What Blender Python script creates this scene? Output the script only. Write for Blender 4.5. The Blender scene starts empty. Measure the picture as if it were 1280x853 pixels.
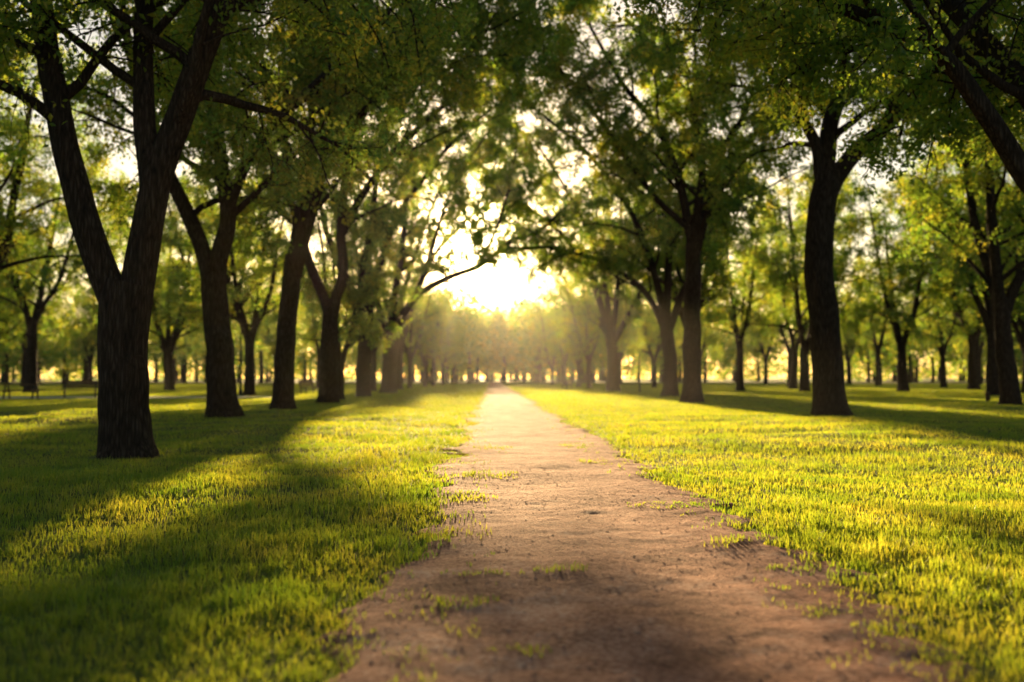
import bpy, math, random
import numpy as np
from mathutils import Vector

rng = np.random.default_rng(7)
scene = bpy.context.scene
scene.view_settings.view_transform = 'Standard'
scene.view_settings.look = 'None'
scene.view_settings.exposure = 0

SUN_EL = 7.6
SUN_AZ = -1.4
HAZE = 0.00011
el, az = math.radians(SUN_EL), math.radians(SUN_AZ)
SUN = (math.sin(az)*math.cos(el), math.cos(az)*math.cos(el), math.sin(el))

# ------------------------------------------------------------ noise
_tab = np.random.default_rng(3).random((256, 256))
def vnoise(x, y, s=1.0, off=0):
    x = np.asarray(x, float)/s; y = np.asarray(y, float)/s
    x, y = x*.83+y*.56 + off*17.3 + 1000, -x*.56+y*.83 + off*9.1 + 1000
    ix = np.floor(x).astype(int); iy = np.floor(y).astype(int)
    fx = x-ix; fy = y-iy
    fx = fx*fx*(3-2*fx); fy = fy*fy*(3-2*fy)
    a = _tab[ix % 256, iy % 256]; b = _tab[(ix+1) % 256, iy % 256]
    c = _tab[ix % 256, (iy+1) % 256]; d = _tab[(ix+1) % 256, (iy+1) % 256]
    return (a*(1-fx)+b*fx)*(1-fy)+(c*(1-fx)+d*fx)*fy
def height(x, y):
    x = np.asarray(x, float); y = np.asarray(y, float)
    d = np.abs(x-0.62)
    k = np.clip((d-0.9)/2.5, 0, 1)
    h = (vnoise(x, y, 3.1, 1)-.5)*0.08*(0.2+k) + (vnoise(x, y, 9., 2)-.5)*0.2*k + (vnoise(x*.45, y, 1.15, 3)-.5)*.085*k
    return h*np.clip((40-np.abs(y))/10, 0, 1)*np.clip((24-np.abs(x))/5, 0, 1)

# ------------------------------------------------------------ mesh helper
def mk_mesh(name, verts, groups, mats, var=None):
    me = bpy.data.meshes.new(name)
    verts = np.ascontiguousarray(verts, dtype=np.float32)
    me.vertices.add(len(verts)); me.vertices.foreach_set('co', verts.ravel())
    groups = [g for g in groups if len(g[0])]
    nl = sum(g[0].size for g in groups); nf = sum(len(g[0]) for g in groups)
    me.loops.add(nl); me.polygons.add(nf)
    li = np.concatenate([g[0].ravel() for g in groups]).astype(np.int32)
    me.loops.foreach_set('vertex_index', li)
    tot = np.concatenate([np.full(len(g[0]), g[0].shape[1], np.int32) for g in groups])
    st = np.concatenate([[0], np.cumsum(tot)[:-1]]).astype(np.int32)
    me.polygons.foreach_set('loop_start', st)
    me.polygons.foreach_set('material_index', np.concatenate([np.full(len(g[0]), g[1], np.int32) for g in groups]))
    for m in mats: me.materials.append(m)
    me.update(calc_edges=True)
    me.polygons.foreach_set('use_smooth', np.concatenate([np.full(len(g[0]), g[2], bool) for g in groups]))
    if var is not None:
        a = me.attributes.new('var', 'FLOAT', 'POINT'); a.data.foreach_set('value', np.asarray(var, np.float32))
    return me
def add_obj(name, data, loc=(0, 0, 0), rotz=0, scale=1, parent=None):
    o = bpy.data.objects.new(name, data)
    o.location = loc; o.rotation_euler = (0, 0, rotz)
    o.scale = (scale, scale, scale) if np.isscalar(scale) else scale
    scene.collection.objects.link(o)
    if parent: o.parent = parent
    return o

# ------------------------------------------------------------ materials
def nodes(name):
    m = bpy.data.materials.new(name); m.use_nodes = True
    nt = m.node_tree; nt.nodes.clear()
    out = nt.nodes.new('ShaderNodeOutputMaterial')
    return m, nt, out
def N(nt, t, **kw):
    n = nt.nodes.new(t)
    for k, v in kw.items():
        if k in n.inputs.keys(): n.inputs[k].default_value = v
        else: setattr(n, k, v)
    return n
def ramp(nt, fac, stops):
    r = nt.nodes.new('ShaderNodeValToRGB')
    e = r.color_ramp.elements
    while len(e) < len(stops): e.new(0.5)
    for i, (p, c) in enumerate(stops):
        e[i].position = p; e[i].color = (*c, 1)
    nt.links.new(fac, r.inputs['Fac'])
    return r.outputs['Color']
def foliage_mat(name, dstops, tstops, tmix=0.5, gloss=0.06, nscale=0.5):
    m, nt, out = nodes(name)
    at = N(nt, 'ShaderNodeAttribute'); at.attribute_name = 'var'
    geo = N(nt, 'ShaderNodeNewGeometry')
    nz = N(nt, 'ShaderNodeTexNoise', Scale=nscale, Detail=1.0)
    nt.links.new(geo.outputs['Position'], nz.inputs['Vector'])
    mx = N(nt, 'ShaderNodeMath', operation='MULTIPLY_ADD')
    nt.links.new(nz.outputs['Fac'], mx.inputs[0]); mx.inputs[1].default_value = 0.9
    sub = N(nt, 'ShaderNodeMath', operation='MULTIPLY_ADD')
    nt.links.new(at.outputs['Fac'], sub.inputs[0]); sub.inputs[1].default_value = 0.6; sub.inputs[2].default_value = -0.25
    nt.links.new(sub.outputs[0], mx.inputs[2])
    dc = ramp(nt, mx.outputs[0], dstops); tc = ramp(nt, mx.outputs[0], tstops)
    d = N(nt, 'ShaderNodeBsdfDiffuse'); nt.links.new(dc, d.inputs['Color'])
    t = N(nt, 'ShaderNodeBsdfTranslucent'); nt.links.new(tc, t.inputs['Color'])
    mix = N(nt, 'ShaderNodeMixShader', Fac=tmix)
    nt.links.new(d.outputs[0], mix.inputs[1]); nt.links.new(t.outputs[0], mix.inputs[2])
    g = N(nt, 'ShaderNodeBsdfGlossy', Roughness=0.45); g.inputs['Color'].default_value = (.8, .8, .8, 1)
    m2 = N(nt, 'ShaderNodeMixShader', Fac=gloss)
    nt.links.new(mix.outputs[0], m2.inputs[1]); nt.links.new(g.outputs[0], m2.inputs[2])
    nt.links.new(m2.outputs[0], out.inputs['Surface'])
    return m
LEAF = foliage_mat('leaves_mat',
    [(0.2, (.022, .07, .016)), (0.55, (.05, .11, .02)), (0.85, (.11, .14, .02))],
    [(0.2, (.19, .42, .045)), (0.55, (.45, .60, .045)), (0.85, (.92, .78, .06))], 0.62, 0.03)
GRASS = foliage_mat('grass_mat',
    [(0.15, (.03, .08, .012)), (0.5, (.065, .115, .016)), (0.85, (.12, .15, .025))],
    [(0.15, (.26, .46, .02)), (0.5, (.50, .60, .03)), (0.85, (.84, .74, .06))], 0.6, 0.04, 0.9)

def bark_mat():
    m, nt, out = nodes('bark_mat')
    tc = N(nt, 'ShaderNodeTexCoord')
    mp = N(nt, 'ShaderNodeMapping'); mp.inputs['Scale'].default_value = (1, 1, 0.13)
    nt.links.new(tc.outputs['Object'], mp.inputs['Vector'])
    n1 = N(nt, 'ShaderNodeTexNoise', Scale=20.0, Detail=6.0, Roughness=0.65)
    v = N(nt, 'ShaderNodeTexVoronoi', Scale=22.0); v.feature = 'DISTANCE_TO_EDGE'
    nt.links.new(mp.outputs[0], n1.inputs['Vector']); nt.links.new(mp.outputs[0], v.inputs['Vector'])
    mm = N(nt, 'ShaderNodeMath', operation='MULTIPLY_ADD'); mm.inputs[1].default_value = 1.2
    nt.links.new(v.outputs['Distance'], mm.inputs[0]); nt.links.new(n1.outputs['Fac'], mm.inputs[2])
    col = ramp(nt, mm.outputs[0], [(0.35, (.014, .009, .006)), (0.7, (.042, .027, .018)), (1.0, (.075, .052, .037))])
    b = N(nt, 'ShaderNodeBump', Strength=1.0, Distance=0.035)
    nt.links.new(mm.outputs[0], b.inputs['Height'])
    p = N(nt, 'ShaderNodeBsdfPrincipled', Roughness=0.95)
    p.inputs['Specular IOR Level'].default_value = .15
    nt.links.new(col, p.inputs['Base Color']); nt.links.new(b.outputs[0], p.inputs['Normal'])
    nt.links.new(p.outputs[0], out.inputs['Surface'])
    return m
BARK = bark_mat()
def noisy_mat(name, scale, stops, rough=0.9, bump=0.3, dist=0.02, detail=8, fine=14, finew=.4):
    m, nt, out = nodes(name)
    geo = N(nt, 'ShaderNodeNewGeometry')
    n1 = N(nt, 'ShaderNodeTexNoise', Scale=scale, Detail=float(detail), Roughness=0.65)
    n2 = N(nt, 'ShaderNodeTexNoise', Scale=scale*fine, Detail=6.0, Roughness=.7)
    nt.links.new(geo.outputs['Position'], n1.inputs['Vector']); nt.links.new(geo.outputs['Position'], n2.inputs['Vector'])
    mm = N(nt, 'ShaderNodeMath', operation='MULTIPLY_ADD'); mm.inputs[1].default_value = finew
    nt.links.new(n2.outputs['Fac'], mm.inputs[0])
    m3 = N(nt, 'ShaderNodeMath', operation='MULTIPLY'); m3.inputs[1].default_value = 1.1-finew
    nt.links.new(n1.outputs['Fac'], m3.inputs[0]); nt.links.new(m3.outputs[0], mm.inputs[2])
    col = ramp(nt, mm.outputs[0], stops)
    b = N(nt, 'ShaderNodeBump', Strength=bump, Distance=dist)
    nt.links.new(mm.outputs[0], b.inputs['Height'])
    p = N(nt, 'ShaderNodeBsdfPrincipled', Roughness=rough)
    p.inputs['Specular IOR Level'].default_value = .1
    nt.links.new(col, p.inputs['Base Color']); nt.links.new(b.outputs[0], p.inputs['Normal'])
    nt.links.new(p.outputs[0], out.inputs['Surface'])
    return m
GROUND = noisy_mat('soil_turf_mat', 1.2, [(0.35, (.06, .08, .015)), (0.55, (.11, .13, .025)), (0.75, (.17, .18, .04))], bump=0.8, dist=0.05)
DIRT = noisy_mat('dirt_path_mat', 1.7, [(0.43, (.17, .062, .04)), (0.51, (.36, .15, .09)), (0.57, (.55, .25, .155)), (0.67, (.70, .44, .32))], bump=1.0, dist=0.055, fine=20, finew=.6)
STONE = noisy_mat('gravel_mat', 9, [(0.35, (.24, .13, .09)), (0.6, (.44, .26, .18)), (0.8, (.6, .44, .35))])
CONC = noisy_mat('concrete_mat', 2, [(0.35, (.32, .31, .29)), (0.7, (.48, .46, .43))], bump=.1)
WOOD = noisy_mat('wood_mat', 6, [(0.35, (.06, .035, .02)), (0.7, (.14, .08, .045))], bump=.2)
METAL = noisy_mat('dark_metal_mat', 6, [(0.35, (.02, .022, .02)), (0.7, (.045, .05, .045))], rough=.5, bump=.05)
WHITE = noisy_mat('white_paint_mat', 3, [(0.35, (.6, .58, .55)), (0.7, (.8, .78, .75))], bump=.02)

# ------------------------------------------------------------ trees
def catmull(P, step):
    P = np.asarray(P, float)
    Q = np.vstack([2*P[0]-P[1], P, 2*P[-1]-P[-2]])
    out = []
    for i in range(1, len(Q)-2):
        n = max(2, int(np.linalg.norm(Q[i+1]-Q[i])/step))
        t = np.linspace(0, 1, n, endpoint=False)[:, None]
        out.append(0.5*((2*Q[i])+(-Q[i-1]+Q[i+1])*t+(2*Q[i-1]-5*Q[i]+4*Q[i+1]-Q[i+2])*t**2+(-Q[i-1]+3*Q[i]-3*Q[i+1]+Q[i+2])*t**3))
    out.append(P[-1:])
    return np.vstack(out)

class TB:
    def __init__(s): s.v = []; s.f = []; s.n = 0
    def tube(s, P, R, sides, ridges=0.0, flare=False):
        T = np.gradient(P, axis=0); T /= np.linalg.norm(T, axis=1)[:, None]+1e-9
        mt = np.abs(T.mean(0)); ref = np.zeros(3); ref[int(np.argmin(mt))] = 1
        A = np.cross(T, ref); A /= np.linalg.norm(A, axis=1)[:, None]+1e-9
        B = np.cross(T, A)
        th = np.linspace(0, 2*np.pi, sides, endpoint=False)
        RR = np.repeat(R[:, None], sides, 1)
        if ridges:
            z = P[:, 2:3]; ph = rng.random(8)*6
            RR = RR*(1+ridges*(0.5*np.sin(3*th+ph[0]+0.6*z)+0.5*np.sin(5*th+ph[1]-.5*z)+0.35*np.sin(9*th+ph[2]+1.3*np.sin(z*2))+.35*np.sin(13*th+ph[3]+1.1*np.sin(z*3.1))))
            if flare:
                fl = np.exp(-np.maximum(z, 0)/0.25)
                RR = RR*(1+fl*(0.30+0.2*np.sin(5*th+ph[4])+.12*np.sin(3*th+ph[5])))
        V = P[:, None, :]+RR[..., None]*(A[:, None, :]*np.cos(th)[None, :, None]+B[:, None, :]*np.sin(th)[None, :, None])
        n = len(P)
        i = np.arange(n-1)[:, None]*sides; j = np.arange(sides)[None, :]; j2 = (j+1) % sides
        F = np.stack([i+j, i+j2, i+sides+j2, i+sides+j], -1).reshape(-1, 4)+s.n
        s.v.append(V.reshape(-1, 3)); s.f.append(F); s.n += n*sides

def grow(p, d, L, nseg, wander, grav):
    pts = [p]; d = d/math.sqrt(d.dot(d)); W = rng.normal(0, wander, (nseg, 3)); W[:, 2] += grav
    for k in range(nseg):
        d = d+W[k]; d = d/math.sqrt(d.dot(d))
        p = p+d*(L/nseg); pts.append(p)
    return np.array(pts)
def at(P, t):
    x = t*(len(P)-1); i = min(int(x), len(P)-2); f = x-i
    return P[i]*(1-f)+P[i+1]*f, P[i+1]-P[i]

def build_tree(name, stems, nb=7, Lb=3.6, nsub=8, ntw=8, nleaf=32, leaf=0.085, lowz=4.0, sides=14, spread=.2, step=.3, minz=2.6, t0=.2, rs=.9, twtube=True):
    tb = TB(); twigs = []; wts = []
    for si, (pts, r0, r1, leafy) in enumerate(stems):
        r0 = r0*rs; r1 = r1*rs
        P = catmull(pts, step)
        t = np.linspace(0, 1, len(P))
        w = np.zeros_like(P); w[:, :2] = np.stack([vnoise(t*9, 0*t, 1, si+5)-.5, vnoise(t*9, 0*t, 1, si+11)-.5], 1)*r0*(.5 if si else .12)
        P = P+w*np.clip(t*6, 0, 1)[:, None]
        R = r0+(r1-r0)*t
        tb.tube(P, R, sides, 0.06, flare=(si == 0))
        if not leafy: continue
        a0 = rng.random()*6.28
        n1 = nb if leafy is True else int(leafy)
        for b in range(n1):
            tt = min(t0+(1-t0)*(b+rng.random()*.7)/n1, 1)
            p, d = at(P, tt)
            if p[2] < lowz: continue
            d = d/np.linalg.norm(d)
            a = a0+b*2.4+rng.normal(0, .3)
            o = np.array([math.cos(a), math.sin(a), 0])
            rb = (r0+(r1-r0)*tt)*0.5
            dd = o*0.9+d*0.55+np.array([0, 0, .15])
            L = Lb*(1.15-0.4*tt)*rng.uniform(.75, 1.2)
            B = grow(p, dd, L, 9, .13, -.02)
            tb.tube(B, np.linspace(max(rb, .035), .018, len(B)), 7)
            for c in range(nsub):
                t2 = min(0.2+0.8*(c+rng.random()*.8)/nsub, 1)
                q, e = at(B, t2); e = e/np.linalg.norm(e)
                s = rng.normal(0, 1, 3); s -= s.dot(e)*e; s /= np.linalg.norm(s)
                L2 = L*0.42*(1.2-.5*t2)*rng.uniform(.7, 1.25)
                C = grow(q, e*.6+s*.85, L2, 6, .16, -.06)
                if C[-1, 2] < minz: continue
                tb.tube(C, np.linspace(.02, .008, len(C)), 4)
                wt = rng.choice([.15, .6, 1., 1.])
                for k in range(ntw):
                    t3 = min(0.15+0.85*(k+rng.random())/ntw, 1)
                    u, f = at(C, t3); f = f/np.linalg.norm(f)
                    s = rng.normal(0, 1, 3); s /= np.linalg.norm(s)
                    D = grow(u, f*.5+s*.9, rng.uniform(.4, .95), 3, .2, -.16)
                    if D[-1, 2] < minz: continue
                    if twtube: tb.tube(D, np.linspace(.008, .003, len(D)), 3)
                    twigs.append(D); wts.append(wt)
    TW = np.array(twigs); wts = np.array(wts)
    n = len(TW); m = nleaf
    idx = np.repeat(np.arange(n), m)
    x = rng.random(n*m)**0.8*2.999; i = x.astype(int); f = (x-i)[:, None]
    C = TW[idx, i]*(1-f)+TW[idx, i+1]*f+rng.normal(0, spread*.5, (n*m, 3))
    keep = rng.random(n*m) < wts[idx]
    C = C[keep]; idx = idx[keep]; M = len(C)
    a = rng.normal(0, 1, (M, 3)); a[:, 2] -= .7; a /= np.linalg.norm(a, axis=1)[:, None]
    nn = rng.normal(0, 1, (M, 3)); nn[:, 2] += .6
    b = np.cross(a, nn); b /= np.linalg.norm(b, axis=1)[:, None]+1e-9
    nn = np.cross(b, a)
    L = (leaf*rng.uniform(.6, 1.3, M))[:, None]; W = L*.56
    V = np.stack([C-a*L*.5, C+b*W*.5+nn*L*.1-a*L*.08, C+a*L*.5, C-b*W*.5+nn*L*.1-a*L*.08], 1).reshape(-1, 3)
    F = np.arange(M*4).reshape(-1, 4)+tb.n
    vv = np.repeat(np.clip(rng.random(n)[idx]*.5+rng.random(M)*.5, 0, 1), 4)
    verts = np.vstack(tb.v+[V])
    var = np.concatenate([np.zeros(tb.n), vv])
    return mk_mesh(name, verts, [(np.vstack(tb.f), 0, True), (F, 1, False)], [BARK, LEAF], var)

def S(base, pts):
    out = []
    for p in pts:
        if len(p) == 2: out.append((p[0]-base[0], 0.0, p[1]))
        else: out.append((p[0]-base[0], p[1]-base[1], p[2]))
    return out
def put(name, base, mesh):
    return add_obj(name, mesh, (base[0], base[1], float(height(base[0], base[1]))-.02))

# L1
b = (-5.18, 14.3)
put('elm_tree', b, build_tree('elm_tree_mesh', [
    (S(b, [(-5.18, -.15), (-5.22, .5), (-5.25, 1.0), (-5.25, 1.95), (-5.2, 2.5)]), .38, .36, False),
    (S(b, [(-5.28, 14.3, 1.2), (-5.33, 14.28, 2.0), (-5.6, 14.25, 2.75), (-5.88, 14.2, 3.65), (-6.15, 14.2, 4.6), (-6.36, 14.3, 5.85), (-6.6, 14.3, 6.9), (-7.3, 14.5, 9.), (-8, 15, 11)]), .26, .08, 14),
    (S(b, [(-5.2, 14.3, 1.2), (-5.12, 14.3, 2.1), (-4.93, 14.3, 3.4), (-4.7, 14.35, 4.45), (-4.37, 14.4, 5.5), (-4.0, 14.4, 6.5), (-3.2, 14.5, 8.6), (-2.2, 14.8, 11)]), .28, .09, 14),
    (S(b, [(-4.86, 14.3, 3.7), (-4.98, 14.4, 4.4), (-5.12, 14.5, 5.4), (-5.17, 14.7, 6.5), (-5.2, 15.2, 9), (-5.1, 15.6, 12)]), .19, .06, 11),
    ], Lb=3.7, nleaf=46, leaf=.102, lowz=4.2, sides=36, step=.1, minz=3.8))
# L2
b = (-7.17, 26.8)
put('elm_tree', b, build_tree('elm_tree_mesh', [
    (S(b, [(-7.17, -.15), (-7.22, .8), (-7.28, 1.8), (-7.42, 3.0), (-7.47, 3.9)]), .44, .36, False),
    (S(b, [(-7.5, 3.2), (-7.62, 3.9), (-8.08, 5.2), (-8.72, 6.5), (-9.15, 8.0), (-9.8, 10), (-10.3, 12.5)]), .26, .07, 12),
    (S(b, [(-7.45, 3.2), (-7.35, 4.2), (-7.1, 5.45), (-7.39, 7.2), (-7.6, 8.9), (-7.4, 11), (-7.2, 14)]), .29, .07, 10),
    (S(b, [(-7.15, 26.8, 5.2), (-6.95, 26.7, 5.9), (-6.35, 26.5, 7.2), (-5.6, 26.2, 7.9), (-4.6, 26, 8.8), (-3.4, 26, 10), (-2, 26, 11.4)]), .17, .05, 13),
    ], Lb=4.3, nleaf=38, leaf=.13, lowz=5.2, sides=24, step=.2, minz=4.4))
# L3
b = (-6.81, 32.6)
put('elm_tree', b, build_tree('elm_tree_mesh', [
    (S(b, [(-6.81, -.15), (-6.78, 1.2), (-6.73, 2.46), (-6.55, 4.2), (-6.47, 5.1)]), .38, .32, False),
    (S(b, [(-6.55, 4.2), (-6.48, 5.1), (-6.2, 7.4), (-5.95, 9.5), (-6.2, 12), (-6.4, 14.5)]), .27, .07, 9),
    (S(b, [(-6.45, 4.4), (-6.2, 5.5), (-5.76, 7.2), (-5.37, 9.3), (-4.9, 11.5), (-4.6, 13.5)]), .26, .07, 9),
    (S(b, [(-5.75, 32.6, 7.3), (-5.4, 32.5, 8.1), (-4.6, 32.2, 9.3), (-3.27, 32, 10.6), (-2.17, 32, 11.9), (-.8, 32, 13), (.8, 32, 13.8)]), .18, .05, 16),
    ], Lb=4.3, nleaf=38, leaf=.145, lowz=6.2, sides=20, step=.25, minz=5.6))
# L4
b = (-6.98, 42.8)
put('elm_tree', b, build_tree('elm_tree_mesh', [
    (S(b, [(-6.98, -.15), (-6.98, 1.2), (-6.98, 2.55), (-6.9, 4.1)]), .46, .36, False),
    (S(b, [(-6.95, 3.3), (-7.15, 4.3), (-7.7, 5.6), (-8.3, 7.4), (-8.9, 10), (-9, 13), (-9, 16)]), .27, .07, 9),
    (S(b, [(-6.9, 3.3), (-6.75, 4.4), (-6.4, 5.6), (-6.5, 8), (-6.1, 11), (-5.6, 14), (-5, 17)]), .29, .07, 10),
    (S(b, [(-6.5, 7.2), (-5.6, 9), (-4.2, 10.9), (-2.4, 12.6), (-.6, 14.2), (1.4, 15.2)]), .2, .06, 13),
    ], Lb=4.1, nleaf=28, leaf=.16, lowz=7.2, sides=16, minz=6.6))
# avenue tree left, arching over the path high up
b = (-7.2, 56.)
put('elm_tree', b, build_tree('elm_tree_mesh', [
    (S(b, [(-7.2, -.15), (-7.25, 1.5), (-7.1, 3.5), (-7., 4.5)]), .46, .38, False),
    (S(b, [(-7., 3.6), (-6.6, 6.5), (-5.4, 10), (-3.4, 13), (-1., 15.6), (1.2, 17.2)]), .28, .07, 13),
    (S(b, [(-7, 3.6), (-7., 6), (-6.9, 9), (-6.4, 13), (-5.6, 18)]), .3, .07, 9),
    (S(b, [(-7.1, 3.6), (-8., 6), (-9.2, 9), (-10, 13), (-10.3, 16)]), .28, .07, 9),
    ], Lb=3.9, nsub=7, ntw=7, nleaf=20, leaf=.19, lowz=8.2, sides=14, minz=7.8, twtube=False))
# L7 with the long limb over the path
b = (-7.2, 70.)
put('elm_tree', b, build_tree('elm_tree_mesh', [
    (S(b, [(-7.2, -.15), (-7.2, 1.5), (-7.0, 3.5), (-6.9, 4.5)]), .62, .5, False),
    (S(b, [(-7., 3.6), (-6.5, 5.3), (-5, 7.1), (-3.2, 8.1), (-0.9, 9.0), (1.2, 10.6), (3.4, 11.6), (5.4, 13.4)]), .3, .12, 15),
    (S(b, [(-7, 3.6), (-7., 6), (-6.5, 9), (-6.2, 12), (-6, 16), (-6, 19)]), .35, .07, 9),
    (S(b, [(-7.1, 3.6), (-8., 6), (-9.2, 9), (-10, 12), (-10.6, 15)]), .3, .07, 9),
    (S(b, [(-6.9, 4), (-5.4, 6.9), (-4.2, 10.4), (-3., 14), (-1.2, 17), (0, 19)]), .26, .05, 14),
    (S(b, [(-.9, 9.0), (.2, 11.4), (1.2, 14.5), (1.8, 18)]), .16, .05, 15),
    ], Lb=3.5, nsub=7, ntw=6, nleaf=22, leaf=.22, lowz=7.6, sides=14, minz=8.3, twtube=False))
# tall avenue tree further on, reaching over the path
b = (-8.2, 87.)
put('elm_tree', b, build_tree('elm_tree_mesh', [
    (S(b, [(-8.2, -.15), (-8.2, 1.5), (-8.1, 3.5), (-8, 4.5)]), .5, .42, False),
    (S(b, [(-8, 3.6), (-6.8, 8), (-4.6, 12.5), (-1.6, 15.4), (1.4, 17.4), (3.4, 18.5)]), .3, .08, 15),
    (S(b, [(-8, 3.6), (-7.8, 8), (-6.4, 13), (-4.4, 18), (-2.6, 22)]), .3, .07, 12),
    (S(b, [(-8.1, 3.6), (-9.4, 8), (-10.4, 13), (-10.8, 17)]), .28, .07, 8),
    (S(b, [(-1.6, 15.4), (-.4, 18), (.6, 21), (1, 24)]), .16, .05, 10),
    ], Lb=4.2, nsub=7, ntw=6, nleaf=20, leaf=.26, lowz=9, sides=12, minz=10., twtube=False))
# R1
b = (9.53, 27.9)
put('elm_tree', b, build_tree('elm_tree_mesh', [
    (S(b, [(9.53, -.15), (9.5, .9), (9.44, 2.04), (9.28, 4.06), (9.33, 5.63), (9.5, 6.6)]), .50, .40, False),
    (S(b, [(9.4, 5.9), (9.7, 6.7), (10.3, 7.5), (11.1, 8.2), (12, 9.0), (13.5, 10.2), (14.6, 12)]), .31, .08, 12),
    (S(b, [(9.4, 5.9), (9.5, 6.9), (9.64, 8.3), (9.98, 9.9), (10.1, 12), (10, 14.5)]), .33, .08, 11),
    (S(b, [(9.4, 6.0), (9.3, 6.9), (9.1, 7.9), (8.3, 9.2), (7.3, 11), (6.6, 13)]), .22, .06, 13),
    ], Lb=4.7, nleaf=40, leaf=.13, lowz=6.3, sides=28, step=.2, minz=4.8))
# R2
b = (8.64, 42.8)
put('elm_tree', b, build_tree('elm_tree_mesh', [
    (S(b, [(8.64, -.15), (8.64, 1.8), (8.64, 3.6), (8.72, 5.5), (8.7, 6.9)]), .47, .36, 6),
    (S(b, [(8.68, 5.8), (8.6, 7), (8.15, 9.4), (7.4, 11.6), (6.0, 13.5), (5, 15), (4, 17)]), .26, .07, 14),
    (S(b, [(8.68, 5.8), (8.8, 7.2), (9.1, 9.8), (8.9, 12), (8.8, 16)]), .28, .07, 9),
    (S(b, [(8.7, 5.8), (9., 7.2), (9.5, 9), (10.1, 11.1), (10.9, 12.5), (11.8, 14.5)]), .24, .07, 10),
    (S(b, [(8.5, 7.6), (7.2, 8.8), (5.8, 10.6), (4.6, 12.4), (3.2, 14.2), (1.8, 15.6)]), .17, .05, 13),
    ], Lb=4.5, nleaf=32, leaf=.165, lowz=5.2, sides=18, minz=3.8, t0=.15))
# avenue tree right with a low limb hanging towards the path
b = (10.2, 57.)
put('elm_tree', b, build_tree('elm_tree_mesh', [
    (S(b, [(10.2, -.15), (10.25, 1.5), (10.1, 3.5), (10., 4.5)]), .5, .4, False),
    (S(b, [(10, 3.8), (8.8, 6), (7, 7.4), (5, 8.2), (3.2, 8.6), (1.8, 8.5)]), .24, .07, 12),
    (S(b, [(10, 3.6), (9.4, 7), (7.8, 11), (5.6, 14), (3., 16.2), (1, 17.6)]), .28, .07, 13),
    (S(b, [(10, 3.6), (10.1, 7), (10.3, 10), (10.2, 14), (10, 17)]), .3, .07, 10),
    (S(b, [(10.1, 3.6), (11, 6), (12.4, 9), (13.2, 12), (14, 15)]), .28, .07, 10),
    ], Lb=3.9, nsub=7, ntw=7, nleaf=20, leaf=.19, lowz=5., sides=14, minz=5.0, twtube=False))
# second arching avenue tree on the right
b = (9.4, 77.)
put('elm_tree', b, build_tree('elm_tree_mesh', [
    (S(b, [(9.4, -.15), (9.4, 1.5), (9.3, 3.5), (9.2, 4.5)]), .55, .42, False),
    (S(b, [(9.2, 3.8), (8, 8), (6, 11.5), (3.6, 13.8), (1.4, 15.2), (-.6, 16)]), .3, .08, 15),
    (S(b, [(9.2, 3.6), (8.8, 8), (7.2, 13), (5, 17), (3, 20)]), .28, .07, 12),
    (S(b, [(9.2, 3.6), (9.6, 7), (10, 11), (10, 17)]), .3, .07, 9),
    (S(b, [(9.3, 3.6), (10.6, 6), (12, 9), (13, 13)]), .28, .07, 9),
    ], Lb=4.3, nsub=7, ntw=7, nleaf=18, leaf=.24, lowz=5.5, sides=12, minz=5.2, twtube=False))
# R0 (trunk beyond the right edge, limb reaching in)
b = (8.5, 12.6)
put('elm_tree', b, build_tree('elm_tree_mesh', [
    (S(b, [(8.5, -.15), (8.45, 1), (8.3, 2.2), (8.1, 2.9)]), .46, .4, False),
    (S(b, [(8.25, 12.7, 2.3), (7.7, 12.8, 3.1), (7.16, 12.9, 3.63), (6.95, 13, 4.0), (6.35, 13, 4.95), (5.65, 13, 5.65), (4.6, 13.1, 6.15), (3.6, 13.4, 6.8)]), .2, .07, 13),
    (S(b, [(8.3, 2.4), (8.5, 4), (8.9, 6.5), (9, 9), (9, 11.5)]), .3, .07, 9),
    (S(b, [(8.2, 12.7, 2.4), (7.9, 13.4, 4.2), (7.2, 14.4, 6.2), (6.4, 15.5, 8), (5.6, 17, 10)]), .24, .06, 12),
    ], Lb=3.2, nleaf=46, leaf=.102, lowz=4.7, sides=30, step=.12, minz=4.3))

# generic variants
def generic(seed, tall=1.0, nleaf=19, leaf=.225, lowz=3.6, minz=2.4, Lb=4.1, tw=False):
    r = np.random.default_rng(seed)
    fz = r.uniform(2.8, 4.4); H = r.uniform(14.5, 17.5)*tall
    x0 = r.normal(0, .15); st = [([(0, 0, -.15), (x0*.4, 0, fz*.4), (x0, .05, fz*.8), (x0, 0, fz+.5)], r.uniform(.4, .5), .34, False)]
    k = 4; a0 = r.random()*6
    for i in range(k):
        a = a0+i*6.28/k+r.normal(0, .3); s = r.uniform(1.8, 3.6)
        c, d = math.cos(a)*s, math.sin(a)*s
        st.append(([(x0, 0, fz*.85), (x0+c*.16, d*.16, fz+1), (x0+c*.5, d*.5, fz+3+r.random()), (x0+c*.8, d*.8, H*.7), (x0+c*1.1, d*1.1, H-r.random()*2)], r.uniform(.2, .28), .06, True))
    return build_tree('park_tree_mesh', st, nb=9, Lb=Lb, nsub=7, ntw=6, nleaf=nleaf, leaf=leaf, lowz=lowz, sides=10, spread=.3, step=.5, minz=minz, t0=.12, twtube=tw)
G = [generic(s) for s in (11, 23, 37, 41, 67)]
GN = generic(59, nleaf=42, leaf=.14, tw=True)
pos = [(-7.4, 48.5, .6), (-9.4, 79, .75), (-8.4, 102, .75), (-7.8, 117, .66), (-7.8, 133, .66), (-7.4, 150, .66)]
pos += [(12.4, 62, 1.0), (10.4, 88, .9), (9.8, 100, .8), (10.3, 118, .75), (10., 136, .7), (9.4, 155, .75)]
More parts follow.
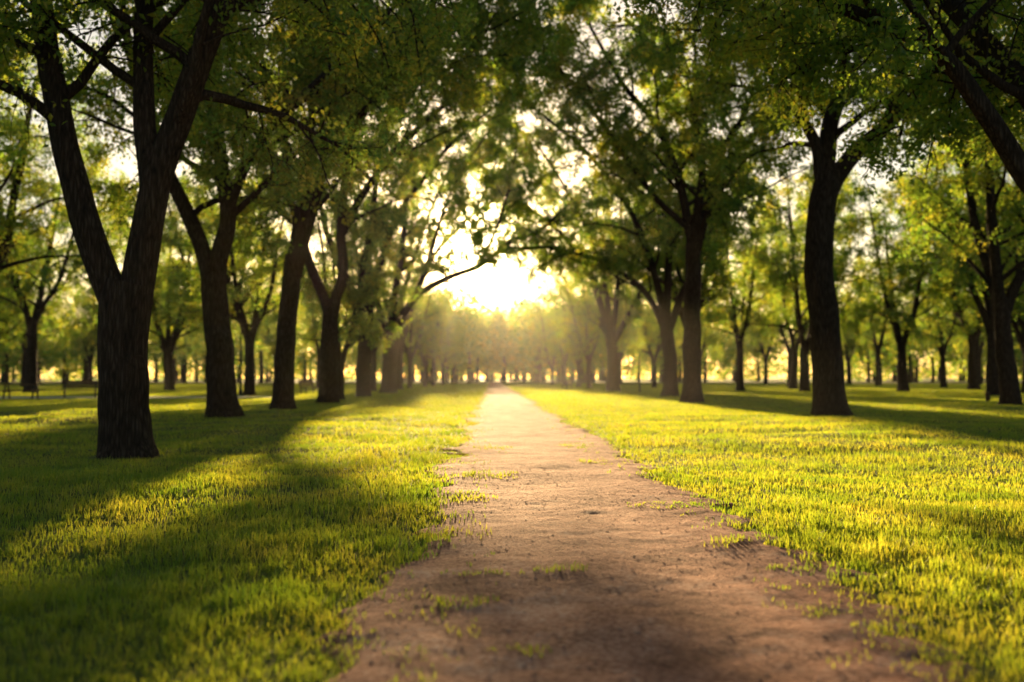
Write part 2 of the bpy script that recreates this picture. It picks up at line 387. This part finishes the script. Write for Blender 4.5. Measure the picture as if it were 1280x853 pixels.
pos += [(30, 59, 1.1), (31.6, 76, 1.0), (24, 76, 1.0), (20, 80, .85), (28, 92, .9), (38, 70, 1.1), (42, 86, 1.), (17, 104, .75), (24, 116, .8), (35, 116, .9), (48, 105, 1.), (56, 92, 1.1), (50, 128, 1.), (64, 118, 1.1), (18, 140, .8), (29, 148, .85), (42, 152, .9), (72, 146, 1.2), (57, 158, 1.), (46, 64, 1.1), (82, 130, 1.2)]
pos += [(-20, 74, .95), (-27, 84, 1.), (-33, 72, 1.05), (-35, 96, .95), (-46, 92, .9), (-18, 104, .8), (-25, 116, .85), (-38, 118, .9), (-52, 112, 1.), (-66, 122, 1.1), (-17, 134, .8), (-29, 140, .9), (-46, 145, .9), (-60, 150, 1), (-78, 150, 1.1), (-14.5, 60, .9), (-41, 80, 1), (-55, 96, 1)]
for i, (x, y, s) in enumerate(pos):
    s2 = s*rng.uniform(.93, 1.08)
    add_obj('park_tree', G[(i*3+i//4) % 5], (x, y, float(height(x, y))-.02), rotz=rng.random()*6.28, scale=(s2*rng.uniform(.9, 1.1), s2*rng.uniform(.9, 1.1), s2*rng.uniform(.93, 1.07)))
for x, y, s, r in [(-13.8, 20.5, .95, 1.), (20.5, 39, 1.0, 3.), (-19.5, 38, .95, 4.4)]:
    add_obj('park_tree', GN, (x, y, float(height(x, y))-.02), rotz=r, scale=s)

# distant tree mass
def distant():
    P = []
    for k in range(230):
        y = rng.uniform(172, 290); x = rng.uniform(-170, 190)
        if abs(x-2) < 4 and y < 215: continue
        P.append((x, y))
    for y0 in (222, 240, 262):
        for x in np.arange(-16, 20, 3.8): P.append((x+rng.normal(0, 1), y0+rng.random()*12))
    tb = TB(); LV = []
    for x, y in P:
        h = rng.uniform(14, 20); r = rng.uniform(5.5, 8); z0 = rng.uniform(1.5, 3.)
        Q = np.array([[x, y, -.2], [x+.1, y, 2], [x, y, 6]]); tb.tube(Q, np.array([.5, .4, .3]), 7)
        nc = 30
        c = rng.normal(0, 1, (nc, 3)); c /= np.linalg.norm(c, axis=1)[:, None]; c *= rng.random((nc, 1))**.4
        c = c*np.array([r, r, (h-z0)/2])+np.array([x, y, z0+(h-z0)/2])
        LV.append(np.repeat(c, 42, 0)+rng.normal(0, .95, (nc*42, 3)))
    hx = np.arange(-230, 250, 1.6); c = np.stack([hx, 296+6*np.sin(hx*.05)+rng.normal(0, 3, len(hx)), rng.uniform(.5, 4.6, len(hx))], -1)
    LV.append(np.repeat(c, 120, 0)+rng.normal(0, 1.3, (len(hx)*120, 3)))
    C = np.vstack(LV); C = C[C[:, 2] > .2]; M = len(C)
    a = rng.normal(0, 1, (M, 3)); a /= np.linalg.norm(a, axis=1)[:, None]
    b = np.cross(a, rng.normal(0, 1, (M, 3))); b /= np.linalg.norm(b, axis=1)[:, None]
    L = rng.uniform(.5, 1.0, (M, 1))
    VV = np.stack([C-a*L*.5, C+b*L*.33, C+a*L*.5, C-b*L*.33], 1).reshape(-1, 3)
    me = mk_mesh('distant_trees', np.vstack(tb.v+[VV]), [(np.vstack(tb.f), 0, True), (np.arange(M*4).reshape(-1, 4)+tb.n, 1, False)], [BARK, LEAF],
                 np.concatenate([np.zeros(tb.n), np.repeat(rng.random(M), 4)]))
    add_obj('distant_trees', me)
distant()

# ------------------------------------------------------------ ground
def grid(name, xs, ys, zf, mat):
    X, Y = np.meshgrid(xs, ys); Z = zf(X, Y)
    V = np.stack([X, Y, Z], -1).reshape(-1, 3); nx = len(xs)
    i = np.arange(len(ys)-1)[:, None]*nx; j = np.arange(nx-1)[None, :]
    F = np.stack([i+j, i+j+1, i+nx+j+1, i+nx+j], -1).reshape(-1, 4)
    return add_obj(name, mk_mesh(name, V, [(F, 0, True)], [mat]))
xs = np.concatenate([-np.geomspace(1200, 24, 30), np.arange(-23.8, 24, .2), np.geomspace(24.2, 1200, 30)])
ys = np.concatenate([-np.geomspace(300, 4, 14), np.arange(-3.8, 40, .2), np.geomspace(40.4, 1500, 60)])
grid('ground', xs, ys, height, GROUND)

# path
PX0, PX1 = -.40, 1.72
def edge(x, y):
    d = np.minimum(x-PX0, PX1-x)
    return d+(vnoise(x, y, 1.3, 21)-.5)*.34+(vnoise(x, y, .33, 22)-.5)*.30+(vnoise(x, y, .12, 23)-.5)*.16
pxs = np.arange(-1.1, 2.36, .03)
pys = np.concatenate([np.arange(1.0, 16, .04), np.geomspace(16.05, 216, 500)])
def pz(X, Y):
    e = edge(X, Y)
    k = np.clip(e*3+.6, 0, 1)
    fade = np.clip((20-Y)/8, 0, 1)
    m = ((vnoise(X, Y, .9, 30)-.5)*.03+(vnoise(X, Y, .37, 31)-.5)*.014)*np.clip(30/np.maximum(Y, 1), 0, 1)+((vnoise(X, Y, .15, 32)-.5)*.009+(vnoise(X, Y, .07, 33)-.5)*.007)*fade
    return height(X, Y)+.018+k*(.017+m)-np.clip(-e-.12, 0, .12)*.5-np.clip(-e, 0, .2)*.05
grid('dirt_path', pxs, pys, pz, DIRT)

# pebbles
n = 15000
Y = rng.uniform(2.4, 12, n); X = rng.uniform(-.6, 1.9, n)
k = (edge(X, Y) > 0) & (vnoise(X, Y, .6, 90) > rng.random(n)*.9); X = X[k]; Y = Y[k]; n = len(X)
s = np.minimum(rng.gamma(1.6, .0014, n)+.0012, .011)
oct_ = np.array([[1, 0, 0], [0, 1, 0], [-1, 0, 0], [0, -1, 0], [0, 0, 1.], [0, 0, -1]])
V = oct_[None]*s[:, None, None]*rng.uniform(.6, 1.3, (n, 6, 1)); V[..., 2] *= .6
V += np.stack([X, Y, pz(X, Y)+s*.1], -1)[:, None]
T = np.array([[0, 1, 4], [1, 2, 4], [2, 3, 4], [3, 0, 4], [1, 0, 5], [2, 1, 5], [3, 2, 5], [0, 3, 5]])
F = (T[None]+np.arange(n)[:, None, None]*6).reshape(-1, 3)
add_obj('gravel', mk_mesh('gravel', V.reshape(-1, 3), [(F, 0, False)], [STONE]))

cx = np.linspace(-120, -11, 60)
cv = []
for x in cx:
    yy = 56+3*math.sin(x*.03)
    cv += [(x, yy-2, .02), (x, yy+2.5, .02)]
i = np.arange(len(cx)-1)*2
add_obj('concrete_path', mk_mesh('concrete_path', np.array(cv), [(np.stack([i, i+2, i+3, i+1], -1), 0, True)], [CONC]))

# ------------------------------------------------------------ grass
def sampleY(n):
    y = np.geomspace(2.3, 170, 4000)
    pdf = y**-1.5*(1.2*y+7)
    c = np.concatenate([[0], np.cumsum((pdf[1:]+pdf[:-1])/2*np.diff(y))]); c /= c[-1]
    return np.interp(rng.random(n), c, y)
n = 1000000
Y = sampleY(n); X = (rng.random(n)*2-1)*(.6*Y+3.5)+Y*.02
X += (vnoise(X, Y, .07, 41)-.5)*.05; Y += (vnoise(X, Y, .07, 42)-.5)*.05
e = edge(X, Y)
isl = np.zeros(n, bool)
for ix, iy, rx, ry in [(1.42, 8.2, .3, .24), (0.05, 5.4, .34, .08), (1.72, 5.55, .22, .1), (-.1, 10.7, .34, .4), (1.55, 6.4, .14, .12), (-.3, 6.8, .18, .24), (.35, 5.45, .18, .06), (-.15, 4.7, .17, .12), (1.5, 4.5, .14, .1), (1.3, 12.5, .24, .35), (-.2, 8.8, .24, .4), (1.3, 15.5, .3, .6), (0, 15, .3, .6), (.1, 3.9, .14, .07)]:
    r = ((X-ix)/rx)**2+((Y-iy)/ry)**2+(vnoise(X, Y, .07, 51)-.5)*2.0
    isl |= (r < .8)
thin = rng.random(n) < (0.16*(vnoise(X, Y, .2, 52) > .66))
prob = np.clip((-e+.05)/.24, 0, 1)**1.2
keep = (rng.random(n) < prob) | (isl & (rng.random(n) < .8)) | (thin & (e < .4) & (e > 0))
yy = 56+3*np.sin(X*.03)
keep &= ~((X < -11) & (Y > yy-2) & (Y < yy+2.5))
for tx, ty, tr in [(-5.18, 14.3, .5), (-7.17, 26.8, .55), (9.53, 27.9, .6), (8.5, 12.6, .5)]:
    keep &= ~(np.hypot(X-tx, Y-ty) < tr*(.95+.5*vnoise(X, Y, .3, 61)))
X = X[keep]; Y = Y[keep]; e = e[keep]; n = len(X)
short = np.clip(.5-e*1.6, .5, 1)
hh = (.022+.05*vnoise(X, Y, .14, 71)*vnoise(X, Y, .8, 72)*2+.02*rng.random(n)**2)*short
hh *= np.where(rng.random(n) < .03, 1.5, 1)
w = .0042*(np.maximum(Y, 3)/4)**.85*rng.uniform(.7, 1.3, n)
Z = height(X, Y)
nearp = e > -.3
Z[nearp] = np.maximum(Z[nearp], pz(X[nearp], Y[nearp]))
ang = rng.random(n)*6.283
bx, by = np.cos(ang), np.sin(ang)
la = rng.random(n)*6.283; lm = hh*np.abs(rng.normal(.3, .4, n))
lx, ly = np.cos(la)*lm, np.sin(la)*lm
base = np.stack([X, Y, Z-.004], -1)
Wv = np.stack([bx*w/2, by*w/2, 0*w], -1)
tip = np.stack([X+lx, Y+ly, Z+hh], -1)
mid = np.stack([X+lx*.35, Y+ly*.35, Z+hh*.6], -1)
var = rng.random(n)*.6+.4*vnoise(X, Y, .4, 81)
near = Y < 12
A = np.stack([(base-Wv)[near], (base+Wv)[near], (mid+Wv*.8)[near], (mid-Wv*.8)[near], tip[near]], 1); na = len(A)
B = np.stack([(base-Wv)[~near], (base+Wv)[~near], tip[~near]], 1); nb_ = len(B)
ia = np.arange(na)[:, None]*5
Fq = ia+np.array([0, 1, 2, 3]); Ft = ia+np.array([3, 2, 4]); Fb = np.arange(nb_)[:, None]*3+np.array([0, 1, 2])+na*5
me = mk_mesh('grass', np.vstack([A.reshape(-1, 3), B.reshape(-1, 3)]), [(Fq, 0, False), (Ft, 0, False), (Fb, 0, False)], [GRASS],
             np.concatenate([np.repeat(var[near], 5), np.repeat(var[~near], 3)]))
add_obj('grass', me)

# ------------------------------------------------------------ furniture
import bmesh
from mathutils import Matrix
def boxes_mesh(name, lst, mat, bev=.006):
    bm = bmesh.new()
    for c, s, rx in lst:
        M = Matrix.Translation(c) @ Matrix.Rotation(rx, 4, 'X') @ Matrix.Diagonal((s[0], s[1], s[2], 1))
        bmesh.ops.create_cube(bm, size=1, matrix=M)
    bmesh.ops.bevel(bm, geom=bm.edges[:], offset=bev, segments=1, affect='EDGES')
    me = bpy.data.meshes.new(name); bm.to_mesh(me); bm.free(); me.materials.append(mat)
    return me
def empty(name, loc, rz=0):
    e = bpy.data.objects.new(name, None); e.location = loc; e.rotation_euler = (0, 0, rz); scene.collection.objects.link(e); return e
seat = boxes_mesh('seat', [((0, -.2+i*.13, .45), (1.8, .11, .04), 0) for i in range(4)], WOOD)
back = boxes_mesh('backrest', [((0, .28+i*.03, .6+i*.14), (1.8, .03, .11), -.2) for i in range(3)], WOOD)
legs = boxes_mesh('legs', [((sx, -.17, .21), (.06, .06, .43), 0) for sx in (-.75, .75)]+[((sx, .24, .45), (.06, .06, .9), -.12) for sx in (-.75, .75)]+[((sx, 0, .4), (.05, .5, .05), 0) for sx in (-.75, .75)], METAL)
for x, y, r in [(-21.8, 53.2, .3), (-12, 66, 1.2), (6.9, 92, -1.3)]:
    e_ = empty('park_bench', (x, y, 0), r)
    for nm, m in (('seat', seat), ('backrest', back), ('legs', legs)): add_obj(nm, m, parent=e_)
top = boxes_mesh('table_top', [((0, -.32+i*.16, .75), (1.9, .14, .04), 0) for i in range(5)], WOOD)
tb_ = boxes_mesh('bench_seats', [((0, sy, .45), (1.9, .26, .04), 0) for sy in (-.72, .72)], WOOD)
tl = boxes_mesh('legs', [((sx, sy*.42, .38), (.07, .07, .86), sy*.5) for sx in (-.65, .65) for sy in (-1, 1)]+[((sx, 0, .40), (.05, 1.5, .06), 0) for sx in (-.65, .65)], METAL)
e_ = empty('picnic_table', (-23.4, 50, 0), .2)
for nm, m in (('table_top', top), ('bench_seats', tb_), ('legs', tl)): add_obj(nm, m, parent=e_)

def lathe(name, prof, mat, seg=14):
    P = np.array(prof); th = np.linspace(0, 2*np.pi, seg, endpoint=False)
    V = np.stack([P[:, 0:1]*np.cos(th), P[:, 0:1]*np.sin(th), np.repeat(P[:, 1:2], seg, 1)], -1).reshape(-1, 3)
    i = np.arange(len(P)-1)[:, None]*seg; j = np.arange(seg)[None]; j2 = (j+1) % seg
    F = np.stack([i+j, i+j2, i+seg+j2, i+seg+j], -1).reshape(-1, 4)
    return mk_mesh(name, V, [(F, 0, True)], [mat])
e_ = empty('street_lamp', (-15.3, 61, 0))
add_obj('pole', lathe('pole', [(.14, 0), (.14, .3), (.07, .4), (.05, 4.2), (.09, 4.25), (.02, 4.3)], METAL), parent=e_)
add_obj('lantern', lathe('lantern', [(.05, 4.25), (.15, 4.4), (.2, 4.8), (.26, 4.82), (.2, 4.95), (.03, 5.1), (0.001, 5.2)], WHITE), parent=e_)
e_ = empty('sign_post', (11., 74, 0))
add_obj('pole', lathe('pole', [(.06, 0), (.05, 3), (.001, 3.02)], METAL), parent=e_)
add_obj('bollard', lathe('bollard', [(.1, 0), (.1, .3), (.12, .32), (.12, .37), (.05, .42), (.001, .43)], WOOD), (22.6, 45, 0))

# ------------------------------------------------------------ haze (thin evening air, fills the whole park)
if HAZE > 0:
    m, nt, out = nodes('haze_mat')
    vs = N(nt, 'ShaderNodeVolumeScatter', Density=HAZE, Anisotropy=0.78)
    vs.inputs['Color'].default_value = (1, .95, .88, 1)
    nt.links.new(vs.outputs[0], out.inputs['Volume'])
    x0, x1, y0, y1, z0, z1 = -260, 260, -60, 310, -1.0, 26
    hv = np.array([(x, y, z) for z in (z0, z1) for y in (y0, y1) for x in (x0, x1)])
    hf = np.array([[0, 2, 3, 1], [4, 5, 7, 6], [0, 1, 5, 4], [2, 6, 7, 3], [0, 4, 6, 2], [1, 3, 7, 5]])
    add_obj('haze', mk_mesh('haze', hv, [(hf, 0, False)], [m]))

# ------------------------------------------------------------ world + sun
w_ = bpy.data.worlds.new('World'); scene.world = w_; w_.use_nodes = True
nt = w_.node_tree; nt.nodes.clear()
out = nt.nodes.new('ShaderNodeOutputWorld')
sky = nt.nodes.new('ShaderNodeTexSky'); sky.sky_type = 'NISHITA'; sky.sun_disc = False
sky.sun_elevation = el; sky.sun_rotation = az; sky.dust_density = 0.8; sky.air_density = 1.0
bg = nt.nodes.new('ShaderNodeBackground'); bg.inputs['Strength'].default_value = 0.13
nt.links.new(sky.outputs[0], bg.inputs['Color'])
tc = nt.nodes.new('ShaderNodeTexCoord')
dt = nt.nodes.new('ShaderNodeVectorMath'); dt.operation = 'DOT_PRODUCT'; dt.inputs[1].default_value = SUN
nt.links.new(tc.outputs['Generated'], dt.inputs[0])
prev = bg.outputs[0]
for p_, mul, col in [(1500, 34., (1, .76, .40, 1)), (120, .8, (1, .55, .2, 1)), (5, .40, (1, .74, .45, 1))]:
    mx = nt.nodes.new('ShaderNodeMath'); mx.operation = 'MAXIMUM'; mx.inputs[1].default_value = 0
    nt.links.new(dt.outputs['Value'], mx.inputs[0])
    a = nt.nodes.new('ShaderNodeMath'); a.operation = 'POWER'; a.inputs[1].default_value = p_
    nt.links.new(mx.outputs[0], a.inputs[0])
    b = nt.nodes.new('ShaderNodeMath'); b.operation = 'MULTIPLY'; b.inputs[1].default_value = mul
    nt.links.new(a.outputs[0], b.inputs[0])
    g = nt.nodes.new('ShaderNodeBackground'); g.inputs['Color'].default_value = col; nt.links.new(b.outputs[0], g.inputs['Strength'])
    ad = nt.nodes.new('ShaderNodeAddShader'); nt.links.new(prev, ad.inputs[0]); nt.links.new(g.outputs[0], ad.inputs[1]); prev = ad.outputs[0]
nt.links.new(prev, out.inputs['Surface'])

sl = bpy.data.lights.new('sun', 'SUN'); sl.energy = 16.0; sl.angle = math.radians(.5); sl.color = (1, .68, .33)
so = bpy.data.objects.new('sun', sl); scene.collection.objects.link(so)
so.rotation_euler = Vector(SUN).to_track_quat('Z', 'Y').to_euler(); so.location = (0, 100, 40)

# ------------------------------------------------------------ camera
cam = bpy.data.cameras.new('camera'); cam.lens = 35; cam.sensor_width = 36; cam.clip_end = 4000; cam.clip_start = .05
cam.dof.use_dof = True; cam.dof.focus_distance = 8.5; cam.dof.aperture_fstop = 1.1
co = bpy.data.objects.new('camera', cam); scene.collection.objects.link(co)
co.location = (0, 0, 1.1+float(height(0, 0))); co.rotation_euler = (math.radians(92.1), 0, math.radians(-1.15))
scene.camera = co
print('faces', sum(len(m.polygons) for m in bpy.data.meshes))
